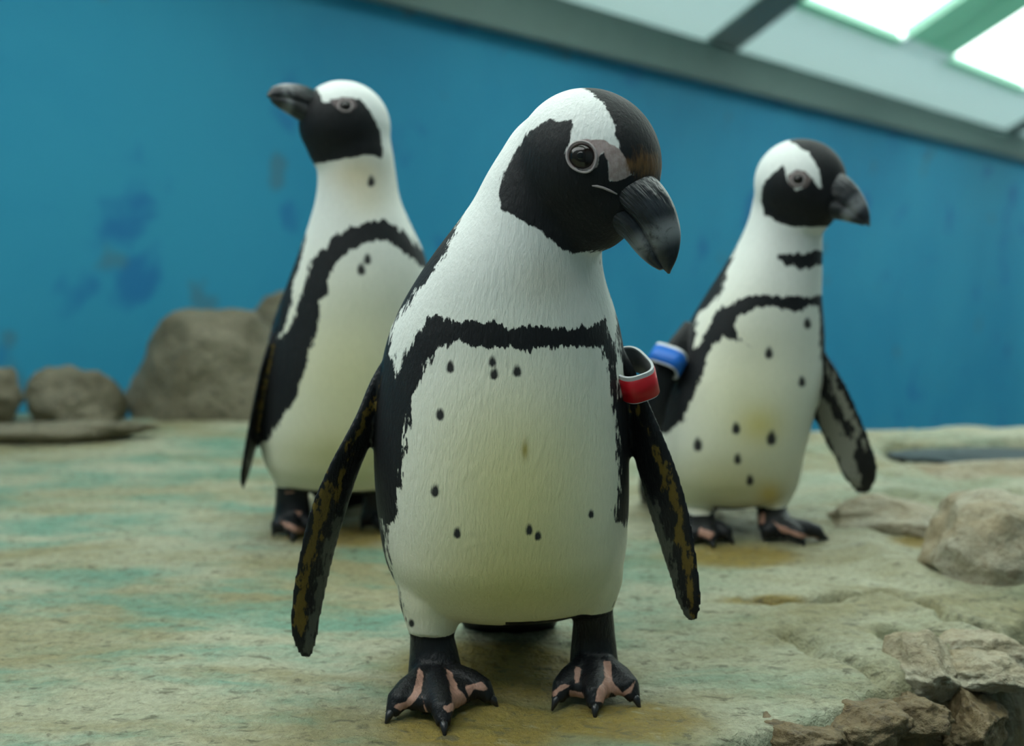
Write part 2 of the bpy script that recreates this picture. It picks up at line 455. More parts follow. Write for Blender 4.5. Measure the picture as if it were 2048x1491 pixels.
# ------------------------------------------------------------------ loose rocks
def rock(name, label, c, size, mat, seed, rz=0.0, rough=0.22, cat='rock', group=None, sub=5, square=0.25, flat_top=None):
    bm = bmesh.new(); bmesh.ops.create_icosphere(bm, subdivisions=sub, radius=1)
    V = np.array([v.co[:] for v in bm.verts]); Fc = [[v.index for v in f.verts] for f in bm.faces]; bm.free()
    k = (np.abs(V)**(2 / square if False else 4)).sum(1)**(-0.25)
    V = V * (1 - square + square * k[:, None])
    d = rough * fbm(V * 1.3 + seed, 5, 0.5) + rough * 0.6 * fbm(V * 2.1 + seed * 2, 4, 0.5, True)
    rs = np.random.RandomState(int(seed * 10))
    for q in range(16):
        nn = unit(rs.normal(size=3)); dd = rs.uniform(0.62, 0.92); ov = np.clip(V @ nn - dd, 0, None)
        V = V - ov[:, None] * nn * 0.85
    V = V * (1 + d[:, None])
    V = V + 0.03 * fbm(V * 7 + seed, 4, 0.6)[:, None] * unit([1, 1, 1])
    if flat_top is not None: V[:, 2] = np.where(V[:, 2] > flat_top, flat_top + (V[:, 2] - flat_top) * 0.25, V[:, 2])
    V = V * np.asarray(size)
    ca, sa = math.cos(rz), math.sin(rz)
    V = np.column_stack([V[:, 0] * ca - V[:, 1] * sa, V[:, 0] * sa + V[:, 1] * ca, V[:, 2]])
    o = mesh_obj(name, V, Fc, mat); o.location = c
    n = len(o.data.vertices)
    for at in ('stain', 'cliff', 'alg'): add_attr(o.data, at, np.zeros(n))
    return tag(o, label, cat, group)
def at_rock(px, py, y): return tuple(P(px, py, y))
rock('boulder', 'large grey-brown boulder against the blue wall behind the tall penguin', at_rock(428, 785, 2.45), (0.225, 0.16, 0.195), M_BOULD, 3.1, 0.15, 0.14)
rock('boulder', 'rounded grey-brown boulder hidden partly behind the tall penguin', at_rock(612, 775, 2.78), (0.25, 0.10, 0.24), M_BOULD, 8.4, 0.1, 0.14)
rock('rock', 'low long grey rock between the large boulder and the jagged rock', at_rock(142, 802, 2.34), (0.108, 0.08, 0.085), M_BOULD, 5.7, 0.1, 0.18)
rock('rock', 'dark jagged low rock at the far end of the boulder row', at_rock(-75, 805, 2.32), (0.125, 0.09, 0.115), M_BOULD, 11.9, 0.5, 0.3)
rock('rock', 'flat mossy slab at the foot of the boulders', at_rock(90, 864, 2.13), (0.22, 0.05, 0.025), M_BOULD, 14.2, 0.0, 0.2)
rock('rock', 'pale rounded rock hump behind the blue-banded penguin', at_rock(1775, 1052, 1.52), (0.11, 0.075, 0.040), M_PALE, 21.0, -0.25, 0.2)
rock('rock', 'big pale rock shoulder on the rim of the platform', at_rock(2015, 1130, 1.32), (0.12, 0.10, 0.085), M_PALE, 24.3, -0.5, 0.2)
rock('rock', 'long pale ledge rock beside the dark pool edge', at_rock(1975, 975, 1.84), (0.24, 0.07, 0.05), M_PALE, 27.7, -0.15, 0.18)
rock('rock', 'low pale rock under the outstretched flipper', at_rock(1655, 985, 1.86), (0.08, 0.05, 0.03), M_PALE, 30.2, 0.1, 0.2)
rock('rock', 'dark rock strip in the gap behind the pale ledge', at_rock(1995, 914, 2.03), (0.20, 0.07, 0.016), mat_plain('dark_strip_rock', (0.040, 0.062, 0.068), 0.85, 0.3, 20), 33.3, -0.12, 0.15)  # flat slab that gives the dark strip at the back right
rock('rock', 'blocky brown rock jutting from the broken platform edge', at_rock(1840, 1345, 1.03), (0.036, 0.05, 0.035), M_PALE, 36.1, 0.3, 0.25)
rock('rock', 'thin pale cap rock over the dark hollow of the edge', at_rock(1955, 1300, 1.07), (0.05, 0.045, 0.018), M_PALE, 39.4, 0.2, 0.25)
for k_, (lb, px_, py_, y_, sz_) in enumerate((
        ('brown broken chunk low on the platform edge below the pale lip', 1590, 1488, 0.905, (.045, .03, .022)),
        ('angular brown chunk wedged below the blocky edge rock', 1740, 1462, 0.935, (.038, .028, .024)),
        ('ochre brown chunk in the corner of the broken edge', 1835, 1430, 0.965, (.026, .03, .02)),
        ('dark brown slab low on the cliff under the cap rock', 1950, 1455, 0.985, (.045, .03, .035)))):
    rock('rock', lb, at_rock(px_, py_, y_), sz_, M_CLIFF, 51.3 + 3.7 * k_, 0.4 * k_, 0.35)
rock('rock', 'small lumpy pale rock below the cap rock', at_rock(1960, 1350, 1.02), (0.04, 0.035, 0.018), M_PALE, 42.4, 0.1, 0.35)

# ------------------------------------------------------------------ penguin materials
def mat_plumage():
    t = NT('penguin_plumage')
    c = t.coord((1.0, 1.0, 0.42)); cf = t.coord((1.0, 1.0, 0.30)); ci = t.coord()
    nj = t.noise(c, 90, 3, 0.6); nf = t.noise(cf, 330, 3, 0.65); nl = t.noise(ci, 14, 3)
    blk = t.attr('blk').outputs['Fac']; jag = t.attr('jag').outputs['Fac']
    j = t.math('MULTIPLY', t.math('ADD', t.math('MULTIPLY', t.math('SUBTRACT', nj, 0.5), 1.0), t.math('MULTIPLY', t.math('SUBTRACT', nf, 0.5), 0.7)), jag)
    fb = t.ramp(t.math('ADD', blk, j), -0.0010, 0.0010)
    tint = t.attr('tint').outputs['Color']
    white = t.mix(nf, (0.74, 0.76, 0.73), (0.86, 0.88, 0.86))
    white = t.mix(1.0, white, tint, 'MULTIPLY')
    black = t.mix(nl, (0.006, 0.0065, 0.008), (0.014, 0.015, 0.017))
    black = t.mix(t.math('MULTIPLY', t.ramp(nf, 0.55, 0.8), 0.5), black, (0.032, 0.034, 0.037))
    sp_ = t.ramp(t.math('ADD', t.attr('spot').outputs['Fac'], t.math('MULTIPLY', t.math('SUBTRACT', nf, 0.5), 0.5)), 0.30, 0.80)
    white = t.mix(sp_, white, (0.030, 0.030, 0.030))
    col = t.mix(fb, white, black)
    # bare skin round eye and on feet
    sk = t.attr('skin').outputs['Fac']
    ns = t.noise(ci, 260, 3, 0.6)
    fs = t.ramp(t.math('ADD', sk, t.math('MULTIPLY', t.math('SUBTRACT', nj, 0.5), 0.006)), -0.0006, 0.0006)
    skc = t.mix(t.attr('skinmix').outputs['Fac'], t.attr('skincol').outputs['Color'], (0.46, 0.235, 0.16))
    col = t.mix(fs, col, t.mix(t.ramp(ns, 0.35, 0.65), t.mix(0.35, skc, (0.2, 0.12, 0.1)), skc))
    # brown bloom at the bill base
    br = t.attr('brown').outputs['Fac']
    fbr = t.math('MULTIPLY', t.ramp(t.math('ADD', br, t.math('MULTIPLY', t.math('SUBTRACT', nf, 0.5), 1.6)), 0.25, 1.1), 0.85)
    col = t.mix(fbr, col, (0.17, 0.085, 0.03))
    # flippers: golden / grey mottling on the under side
    gd = t.attr('gold').outputs['Fac']
    ng = t.noise(t.coord((1, 1, 0.5)), 120, 4, 0.65)
    fg = t.ramp(t.math('ADD', gd, t.math('MULTIPLY', t.math('SUBTRACT', ng, 0.5), 0.034)), -0.0015, 0.0015)
    col = t.mix(t.math('MULTIPLY', fg, 0.9), col, t.mix(t.attr('goldmix').outputs['Fac'], t.mix(ng, (0.07, 0.045, 0.010), (0.20, 0.135, 0.028)), t.attr('flgrey').outputs['Color']))
    rough = t.math('MULTIPLY_ADD', fb, -0.14, 0.72)
    rough = t.math('SUBTRACT', rough, t.math('MULTIPLY', t.attr('bare').outputs['Fac'], 0.22))
    bm = t.bump(nf, 0.5, 0.0024); bm = t.bump(nj, 0.14, 0.005, bm)
    return t.fin(col, rough, bm, Specular_IOR_Level=0.25)
M_PLUME = mat_plumage()
t = NT('bill_horn'); c = t.coord(); ls = t.attr('along'); 
n = t.noise(t.coord((1, 1, 1)), 60, 5, 0.65, 0.6); n2 = t.noise(c, 300, 4, 0.6)
al = t.attr('along').outputs['Fac']
band = t.math('MULTIPLY', t.ramp(al, 0.56, 0.68), t.math('SUBTRACT', 1.0, t.ramp(al, 0.70, 0.82)))
band = t.math('MULTIPLY', band, t.ramp(n, 0.30, 0.55))
col = t.mix(t.ramp(n, 0.35, 0.7), (0.006, 0.007, 0.010), (0.026, 0.030, 0.038))
col = t.mix(t.math('MULTIPLY', band, 0.8), col, (0.26, 0.27, 0.28))
col = t.mix(t.math('MULTIPLY', t.ramp(al, 0.92, 1.0), 0.6), col, (0.16, 0.13, 0.10))
wv = t.n('ShaderNodeTexNoise'); wv.inputs['Scale'].default_value = 1.0; wv.inputs['Detail'].default_value = 3
uvn = t.n('ShaderNodeAttribute'); uvn.attribute_name = 'bco'
mp = t.n('ShaderNodeMapping'); mp.inputs['Scale'].default_value = (5, 26, 1); t.link(uvn.outputs['Vector'], mp.inputs['Vector']); t.link(mp.outputs[0], wv.inputs['Vector'])
gro = t.math('MULTIPLY', wv.outputs['Fac'], t.math('SUBTRACT', 1.0, t.ramp(al, 0.35, 0.75)))
M_BILL = t.fin(col, 0.30, t.bump(gro, 0.9, 0.006, t.bump(n2, 0.15, 0.001)))
M_EYE = mat_plain('dark_brown_eye', (0.013, 0.008, 0.006), 0.08, 0.2, 200)
M_PUPIL = mat_plain('black_pupil', (0.003, 0.003, 0.003), 0.05, 0.1, 200)
M_LID = mat_plain('pinkish_grey_eyelid', (0.42, 0.36, 0.36), 0.5, 0.15, 250)
M_CLAW = mat_plain('black_claw', (0.012, 0.012, 0.014), 0.3, 0.3, 200)
M_RED = mat_plain('red_plastic', (0.62, 0.004, 0.014), 0.4, 0.06, 40)
M_BLUE = mat_plain('blue_plastic', (0.003, 0.13, 0.56), 0.45, 0.06, 40)
M_WHITE = mat_plain('white_plastic', (0.72, 0.72, 0.74), 0.35, 0.04, 40)
M_GREYP = mat_plain('grey_plastic_lining', (0.26, 0.25, 0.25), 0.5, 0.05, 40)

# ------------------------------------------------------------------ penguin builder
def head_frame(psi, th):
    f = np.array([math.sin(psi) * math.cos(th), -math.cos(psi) * math.cos(th), math.sin(th)])
    s = np.array([-math.cos(psi), -math.sin(psi), 0.0])
    u = np.cross(f, s)
    if u[2] < 0: u = -u
    return f, s, u

def flipper_geo(mb, fl, n=26):
    A = resample([P(px, py, y) for px, py, y in fl['outer']], n)
    B = resample([P(px, py, y) for px, py, y in fl['inner']], n)
    tk = np.interp(np.linspace(0, 1, n), [0, 0.2, 0.6, 0.92, 1], np.array([0.018, 0.013, 0.0085, 0.0065, 0.004]) * fl.get('thick', 1.0))
    ctr = (A + B) / 2
    rings = []; a = np.linspace(0, 2 * math.pi, 28, endpoint=False)
    for i in range(n):
        T = unit(ctr[min(i + 1, n - 1)] - ctr[max(i - 1, 0)])
        X_ = (B[i] - A[i]) / 2; Nn = unit(np.cross(T, X_))
        cx = np.cos(a); sy = np.sin(a) * (0.35 + 0.65 * (0.5 - 0.5 * np.cos(a * 1.0)) ** 0.5) if False else np.sin(a)
        rings.append(ctr[i] + cx[:, None] * X_ + sy[:, None] * Nn * tk[i] * 0.5)
    T = unit(ctr[-1] - ctr[-3]); w_ = np.linalg.norm(A[-1] - B[-1]) / 2
    for dd, sc_ in ((0.35, 0.85), (0.65, 0.6), (0.8, 0.3)):
        rings.append(ctr[-1] + T * w_ * dd + (rings[n - 1] - ctr[-1]) * sc_)
    mb.loft(rings)
    return dict(ctr=ctr, A=A, B=B, tk=tk)

def penguin(sp):
    root_p = G(*sp['base']); root_p[2] = 0
    root = empty('penguin', root_p)
    tag(root, sp['label'], 'penguin', 'penguins on the rock platform')
    mb = MB()
    # trunk and neck: rings measured on the figure
    K = hermite([list(r) for r in sp['rings']], 70)
    a = np.linspace(0, 2 * math.pi, 64, endpoint=False)
    rings = []
    for py, L, Rr, yc, hb in K:
        pl, pr = P(L, py, yc), P(Rr, py, yc)
        c = (pl + pr) / 2; w = (pr[0] - pl[0]) / 2
        e = 2 / 2.15
        ca, sa = np.cos(a), np.sin(a)
        rings.append(np.column_stack([c[0] + w * np.sign(ca) * np.abs(ca)**e, c[1] + hb * np.sign(sa) * np.abs(sa)**e, np.full(64, c[2])]))
    mb.loft(rings)
    # head
    H = sp['head']; C = P(*H['c']); f, s, u = head_frame(R(H['psi']), R(H['pitch'])); k = H['k']
    for (of, ou, a1, a2, a3) in H['blobs']:
        mb.ellipsoid(C + k * (of * f + ou * u), np.array([f * a1, s * a2, u * a3]) * k)
    # tail
    t0 = P(*sp['tail'][0]); t1 = P(*sp['tail'][1])
    mb.tube([t0, t0 * 0.5 + t1 * 0.5, t1], [0.065, 0.060, 0.045], 20, [1, 0.4, 0.18])
    # legs and feet
    claws = []; feet = []
    for ft in sp['feet']:
        th_, an = P(*ft['thigh']), P(*ft['ankle'])
        kn = G(*ft['knuckle'], 0.018)
        r0, r1 = ft['r']
        mb.tube([th_, th_ * 0.5 + an * 0.5, an], [r0, r0 * 0.86, r1 * 1.10], 24)
        mid = (an + kn) / 2 + np.array([0, 0.004, 0])
        mb.tube([an + np.array([0, 0, 0.012]), an, mid, kn, kn + (kn - mid) * 0.25], [r1 * 1.0, r1 * 1.02, r1 * 1.15, r1 * 1.3, r1 * 0.8], 20, [0.8, 0.8, 0.8, 0.7, 0.5])
        tips = [G(px, py, 0.004) for px, py in ft['tips']]
        sc = ft.get('s', 1.0); chains = []
        for i, tp in enumerate(tips):
            d = tp - kn; side = np.cross(unit(d), za)
            pts = [kn, kn + d * 0.30 + za * 0.006 * sc, kn + d * 0.62 + za * 0.009 * sc, kn + d * 0.84 + za * 0.008 * sc, kn + d * 0.97]
            rr = np.array([0.0150, 0.0130, 0.0118, 0.0105, 0.0060]) * sc
            mb.tube(pts, rr, 14, [0.9] * 5); chains.append(pts)
            claws.append((kn + d * 0.90 + za * 0.004 * sc, kn + d * 1.02 + za * 0.002, kn + d * 1.10 - za * 0.004, sc))
        for i in range(len(tips) - 1):
            c0, c1 = resample(chains[i], 14), resample(chains[i + 1], 14)
            rg = []
            for j in range(12):
                A_, B_ = c0[j], c1[j]; n_ = 12; row = []
                for q in range(n_ + 1):
                    w = q / n_; sag = math.sin(math.pi * w)
                    p = A_ * (1 - w) + B_ * w; p = p + (kn - p) * sag * 0.07 * (j / 11)**2 - za * 0.002 * sc * sag
                    row.append(p)
                row = np.array(row)
                rg.append(np.concatenate([row + za * 0.0075 * sc, row[::-1] - za * 0.006 * sc]))
            mb.loft(rg)
        # hind toe
        back = kn + unit(np.array([kn[0] - np.mean([q[0] for q in tips]), kn[1] - np.mean([q[1] for q in tips]), 0])) * 0.0
        feet.append(dict(an=an, kn=kn))
    FL = [flipper_geo(mb, q) for q in sp['flippers']]
    # one continuous skin
    tmp = mb.build('tmp_body', None)
    rm = tmp.modifiers.new('skin', 'REMESH'); rm.mode = 'VOXEL'; rm.voxel_size = sp['voxel']; rm.use_smooth_shade = True
    dg = bpy.context.evaluated_depsgraph_get()
    me = bpy.data.meshes.new_from_object(tmp.evaluated_get(dg))
    bpy.data.objects.remove(tmp)
    n = len(me.vertices)
    V = np.empty(n * 3); me.vertices.foreach_get('co', V); V = V.reshape(-1, 3)
    E = np.empty(len(me.edges) * 2, int); me.edges.foreach_get('vertices', E); E = E.reshape(-1, 2)
    deg = np.bincount(E.ravel(), minlength=n)[:, None]
    def lap(Q):
        S = np.column_stack([np.bincount(E[:, 0], Q[E[:, 1], i], n) + np.bincount(E[:, 1], Q[E[:, 0], i], n) for i in range(Q.shape[1])])
        return S / np.maximum(deg, 1)
    # membership
    rel = V - C
    hf, hs, hu = rel @ f, rel @ s, rel @ u
    fd = np.full(n, 1e9); ft_ = np.zeros(n); fi = np.zeros(n, int)
    for i, g in enumerate(FL):
        for j in range(len(g['ctr'])):
            X_ = (g['B'][j] - g['A'][j]) / 2; w = np.linalg.norm(X_); xh = X_ / w
            r_ = V - g['ctr'][j]; xx = r_ @ xh; out = np.maximum(np.abs(xx) - w, 0); rest = np.linalg.norm(r_ - xx[:, None] * xh, axis=1)
            d = np.hypot(out, rest) - g['tk'][j] * 0.5
            m_ = d < fd; fd[m_] = d[m_]; ft_[m_] = j / (len(g['ctr']) - 1); fi[m_] = i
    zleg = max(q['an'][2] for q in feet)
    footd = np.full(n, -1.0)
    for q in feet:
        rxy = np.hypot(V[:, 0] - q['an'][0], (V[:, 1] - (q['an'][1] + q['kn'][1]) / 2) * 0.6)
        footd = np.where(rxy < 0.085, np.maximum(footd, q['an'][2] + 0.002 - V[:, 2]), footd)
    # smoothing: strong over head, neck, shoulders; light on flippers and feet
    strong = np.clip((V[:, 2] - (zleg + 0.015)) / 0.03, 0, 1) * np.clip((fd - 0.002) / 0.012, 0, 1)
    wgt = (0.24 + 0.36 * strong)[:, None]
    for it in range(sp.get('iters', 26)):
        V = V + wgt * (lap(V) - V) * (1 if it < 3 else strong[:, None])
    V0 = V.copy()
    me.vertices.foreach_set('co', (V - root_p).ravel()); me.update()
    Nn = np.empty(n * 3); me.vertices.foreach_get('normal', Nn); Nn = Nn.reshape(-1, 3)
    view = (V - CAMP); view /= np.linalg.norm(view, axis=1)[:, None]
    facing = -(Nn * view).sum(1)
    # markings: laid on in a front view of the body; the head's markings are mirrored across its own middle plane
    near = 1 if np.dot(s, C - CAMP) < 0 else -1
    inhead = (hu > -0.085 * k) & (hf > -0.064 * k) & (V[:, 2] > sp['neckz'])
    far = inhead & (hs * near < 0)
    Vm = V.copy(); Vm[far] -= 2 * hs[far][:, None] * s
    px, py = proj(Vm)
    mpp = sp['mpp']
    def polys(lst):
        d = np.full(n, -1e3)
        for q in lst: d = np.maximum(d, sdf_poly(px, py, q))
        return d * mpp
    body_b = polys(sp['black'])
    head_b = polys(sp['headblack'])
    spot = np.zeros(n)
    for (sx, sy, r_) in sp['spots']:
        spot = np.maximum(spot, np.where(facing > 0, np.exp(-(np.hypot((px - sx) * 1.25, (py - sy) * np.where(py < sy, 0.65, 1.2)) / (r_ * 1.3))**2), 0))
    # nape and back are black
    nape = np.minimum(0.020 * k - np.abs(hs), -hf - 0.030 * k)
    back = np.clip(Nn[:, 1] - np.where(V[:, 2] > sp['backz'], 0.30, 0.18), -0.4, 0.4) * 0.25
    back = np.maximum(back, np.where(Nn[:, 2] > -0.3, np.clip(-facing - 0.03, -0.4, 0.4) * 0.25, -0.1))
    hb_ = np.where(facing > -0.05, head_b, np.maximum(np.maximum(nape, np.where(hu < -0.03 * k, back, -0.02)), np.where(far, head_b, -0.01)))
    blk = np.where(inhead, hb_, np.maximum(body_b, back))
    tm_ = (t0 + t1) / 2; tdir = unit(t1 - t0); tr_ = (V - t0) @ tdir
    blk = np.where((tr_ > 0.012) & (V[:, 2] < t0[2] + 0.02) & (V[:, 1] > t0[1] + 0.004), np.maximum(blk, 0.01), blk)
    isfl = np.clip(0.004 - fd, -1, 1)
    blk = np.where(isfl > 0, 0.02, blk)
    blk = np.where(footd > -0.001, np.where(footd > 0, 0.02, -0.001), blk)
    jag = np.where(inhead, 0.0075, 0.018) * sp.get('jag', 1)
    jag = np.where((isfl > 0) | (footd > -0.004), 0.003, jag)
    skin = polys(sp['skin'])
    skin = np.where(inhead & (facing > -0.1), skin, -0.02)
    pfoot = polys(sp['pinkfoot']) if sp['pinkfoot'] else np.full(n, -0.02)
    isfoot = footd > 0.004
    skin = np.where(isfoot, pfoot, skin)
    brown = np.zeros(n)
    for (bx, by, rx, ry) in sp['brown']:
        brown = np.maximum(brown, np.where(inhead, np.exp(-(((px - bx) / rx)**2 + ((py - by) / ry)**2)), 0))
    gold = np.full(n, -0.02); gmix = np.zeros(n)
    if sp['gold']:
        gold = np.where(isfl > 0, polys(sp['gold']) - 0.0008, -0.02)
    if sp['greyfl']:
        g2 = np.where(isfl > 0, polys(sp['greyfl']), -0.02); gmix = (g2 > gold).astype(float); gold = np.maximum(gold, g2)
    tint = np.ones((n, 4), np.float32)  # stains, with ground bounce and belly shade put into the plumage colour
    for (bx, by, rx, ry, cr, cg, cb) in sp['tints']:
        w = np.exp(-(((px - bx) / rx)**2 + ((py - by) / ry)**2))[:, None]
        tint[:, :3] = tint[:, :3] * (1 - w) + tint[:, :3] * np.array([cr, cg, cb]) * w
    for nm, arr in (('blk', blk), ('spot', spot), ('jag', jag), ('skin', skin), ('skinmix', isfoot.astype(float) * 0.8), ('brown', brown), ('gold', gold), ('goldmix', gmix), ('bare', np.maximum(isfoot, isfl > 0).astype(float))):
        add_attr(me, nm, arr)
    cs_ = me.attributes.new('skincol', 'FLOAT_COLOR', 'POINT'); cs_.data.foreach_set('color', np.tile(np.array(sp.get('skincol', (.44, .35, .34)) + (1,), np.float32), n))
    cg_ = me.attributes.new('flgrey', 'FLOAT_COLOR', 'POINT'); cg_.data.foreach_set('color', np.tile(np.array(sp['flgrey'] + (1,), np.float32), n))
    ca = me.attributes.new('tint', 'FLOAT_COLOR', 'POINT'); ca.data.foreach_set('color', tint.ravel())
    me.name = 'body'; me.materials.clear(); me.materials.append(M_PLUME)
    me.polygons.foreach_set('use_smooth', np.ones(len(me.polygons), bool))
    body = bpy.data.objects.new('body', me); COL.objects.link(body); body.parent = root
    bvh = BVHTree.FromPolygons([tuple(v) for v in V], [tuple(p.vertices) for p in me.polygons])
    # bill: stations on the head's middle plane
    B = sp['bill']
    RG = np.array([PL(*q, C, s) for q in B['ridge']]); LW = np.array([PL(*q, C, s) for q in B['lower']])
    nb = 40; RG = resample(RG, nb); LW = resample(LW, nb)
    BW = np.interp(np.linspace(0, 1, nb), np.linspace(0, 1, len(B['w'])), B['w']); MF = np.interp(np.linspace(0, 1, nb), [0, 0.7, 1], B.get('mouth', [.50, .62, .8]))
    def mandible(name, c_top, c_bot, tmax, wk, parent=root):
        rg = []; al = []; co = []
        a_ = np.linspace(0, 2 * math.pi, 28, endpoint=False)
        for i in range(nb):
            tt = i / (nb - 1)
            if tt > tmax: break
            mo = RG[i] * (1 - MF[i]) + LW[i] * MF[i]
            tp, bt = (RG[i], mo) if name == 'upper_bill' else (mo + (RG[i] - LW[i]) * 0.16, LW[i])
            up = tp - bt; hh = np.linalg.norm(up); up = up / max(hh, 1e-6); hh = max(hh, 0.0012) / 2; mid = (tp + bt) / 2
            w = BW[i] * wk; ca_, sa_ = np.cos(a_), np.sin(a_)
            if name == 'upper_bill':       # narrower ridge on top, widest at the mouth line
                ww = w * ca_ * np.clip(1 - 0.30 * sa_, 0, 2) / 1.1
            else: ww = w * ca_ * np.clip(1 + 0.25 * sa_, 0, 2)
            rg.append(mid + ww[:, None] * s + (hh * sa_)[:, None] * up); al += [tt] * 28
            co += [(tt, (0.5 + 0.5 * q_) * (0.55 if name == 'upper_bill' else 0.4), np.sign(c_)) for q_, c_ in zip(sa_, ca_)]
        mm = MB(); mm.loft(rg)
        o = mm.build(name, M_BILL, parent, True, root_p)
        add_attr(o.data, 'along', np.array(al + [0, al[-1]]))
        at = o.data.attributes.new('bco', 'FLOAT_VECTOR', 'POINT'); at.data.foreach_set('vector', np.array(co + [(0, 0, 0), (1, 0, 0)], np.float32).ravel())
        return o
    mandible('upper_bill', 1, 2, 1.01, 1.0)
    mandible('lower_bill', 2, 3, 0.93, 0.92)
    # eyes: found on the skin, mirrored to the other side
    d = ray(*sp['eye'][:2]); hit, nrm, _, _ = bvh.ray_cast(Vector(CAMP), Vector(unit(d)))
    er = sp['eye'][2]
    if hit is not None:
        e1_ = np.array(hit); n1_ = np.array(nrm)
        hs_ = np.dot(e1_ - C, s)
        e2_ = e1_ - 2 * hs_ * s; n2_ = n1_ - 2 * np.dot(n1_, s) * s
        for ec, en in ((e1_, n1_), (e2_, n2_)):
            fx = unit(f - np.dot(f, en) * en); ux = np.cross(en, fx)
            if ux[2] < 0: ux = -ux
            ctr = ec - en * er * 0.42
            mm = MB(); mm.ellipsoid(ctr, np.array([fx * er * 1.06, ux * er, en * er * 0.85]), 28, 16); eye = mm.build('eye', M_EYE, root, True, root_p)
            mm = MB(); mm.ellipsoid(ctr + en * er * 0.62, np.array([fx * er * 0.42, ux * er * 0.42, en * er * 0.27]), 20, 10); mm.build('pupil', M_PUPIL, eye, True, root_p)
            # eyelid ring, slightly pointed towards the bill
            rg = []; m_ = 40; sec = np.linspace(0, 2 * math.pi, 10, endpoint=False); V_ = []; F_ = []
            for i in range(m_):
                q = 2 * math.pi * i / m_
                rr = er * (1.05 + 0.16 * max(0, math.cos(q + 0.5))**6)
                o_ = ec + fx * rr * math.cos(q) * 1.05 + ux * rr * math.sin(q) + en * er * 0.03
                rad = unit(o_ - ec); th = er * sp.get('lid', 0.17)
                V_.append(o_ + np.cos(sec)[:, None] * rad * th + np.sin(sec)[:, None] * en * th * 0.9)
                for j in range(10):
                    F_.append([i * 10 + j, i * 10 + (j + 1) % 10, ((i + 1) % m_) * 10 + (j + 1) % 10, ((i + 1) % m_) * 10 + j])
            mesh_obj('eyelid', np.concatenate(V_), F_, M_LID, root, True, root_p)
    if 'gape' in sp:
        gp = []
        for q in sp['gape']:
            h_, n_, _, _ = bvh.ray_cast(Vector(CAMP), Vector(unit(ray(*q))))
            if h_ is not None: gp.append(np.array(h_) + np.array(n_) * 0.0004)
        for sg in (0, 1):
            gq = [p - 2 * np.dot(p - C, s) * s * sg for p in gp]
            mm = MB(); mm.tube(gq, [0.0004] + [0.0010] * (len(gq) - 2) + [0.0005], 8); mm.build('mouth_corner', M_LID, root, True, root_p)
    for (c0, c1, c2, sc) in claws:
        mm = MB(); mm.tube([c0, c1, c2], [0.0045 * sc, 0.0035 * sc, 0.0008 * sc], 10); mm.build('claw', M_CLAW, root, True, root_p)
    return root, dict(C=C, f=f, s=s, u=u, root=root_p, FL=FL)

def band(root, root_p, ctr, axis, xdir, hw, hd, hgt, mat_main, label, thick=0.0022, stripe=0.72):
    axis = unit(axis); xd = unit(xdir - np.dot(xdir, axis) * axis); yd = np.cross(axis, xd)
    m_ = 48; q = np.linspace(0, 2 * math.pi, m_, endpoint=False); e = 2 / 3.2
    cx = np.sign(np.cos(q)) * np.abs(np.cos(q))**e; sy = np.sign(np.sin(q)) * np.abs(np.sin(q))**e
    def shell(w0, d0, w1, d1, h0, h1):
        V_ = []; F_ = []
        for w, d_, h_ in ((w0, d0, h0), (w0, d0, h1), (w1, d1, h1), (w1, d1, h0)):
            V_.append(ctr + cx[:, None] * xd * w + sy[:, None] * yd * d_ + axis * h_)
        for r_ in range(4):
            for j in range(m_):
                k_ = (j + 1) % m_; F_.append([r_ * m_ + j, r_ * m_ + k_, ((r_ + 1) % 4) * m_ + k_, ((r_ + 1) % 4) * m_ + j])
        return np.concatenate(V_), F_
    V_, F_ = shell(hw, hd, hw - thick, hd - thick, -hgt / 2, hgt / 2)
    b = mesh_obj('flipper_band', V_, F_, M_WHITE, root, True, root_p); b['label'] = label
    b.data.polygons.foreach_set('use_smooth', [False] * len(b.data.polygons))
    V_, F_ = shell(hw + 0.0007, hd + 0.0007, hw - thick * 0.4, hd - thick * 0.4, -hgt * stripe / 2 - hgt * 0.1, hgt * stripe / 2)
    mesh_obj('colour_stripe', V_, F_, mat_main, b, True, root_p)
    V_, F_ = shell(hw - thick * 0.6, hd - thick * 0.6, hw - thick - 0.0006, hd - thick - 0.0006, -hgt / 2 * 0.98, hgt / 2 * 0.86)
    mesh_obj('lining', V_, F_, M_GREYP, b, True, root_p)
    return b

BLOBS = [(0, 0, .066, .060, .062), (.026, -.010, .046, .044, .044), (.010, -.032, .052, .042, .042)]
_OLD = [(0, .25, -.05, -.26, .20), (.2, .245, -.075, -.26, .175), (.4, .215, -.10, -.25, .15), (.6, .15, -.125, -.235, .125), (.78, .06, -.14, -.215, .10), (.9, -.03, -.145, -.195, .07), (1.0, -.12, -.16, -.17, .02)]

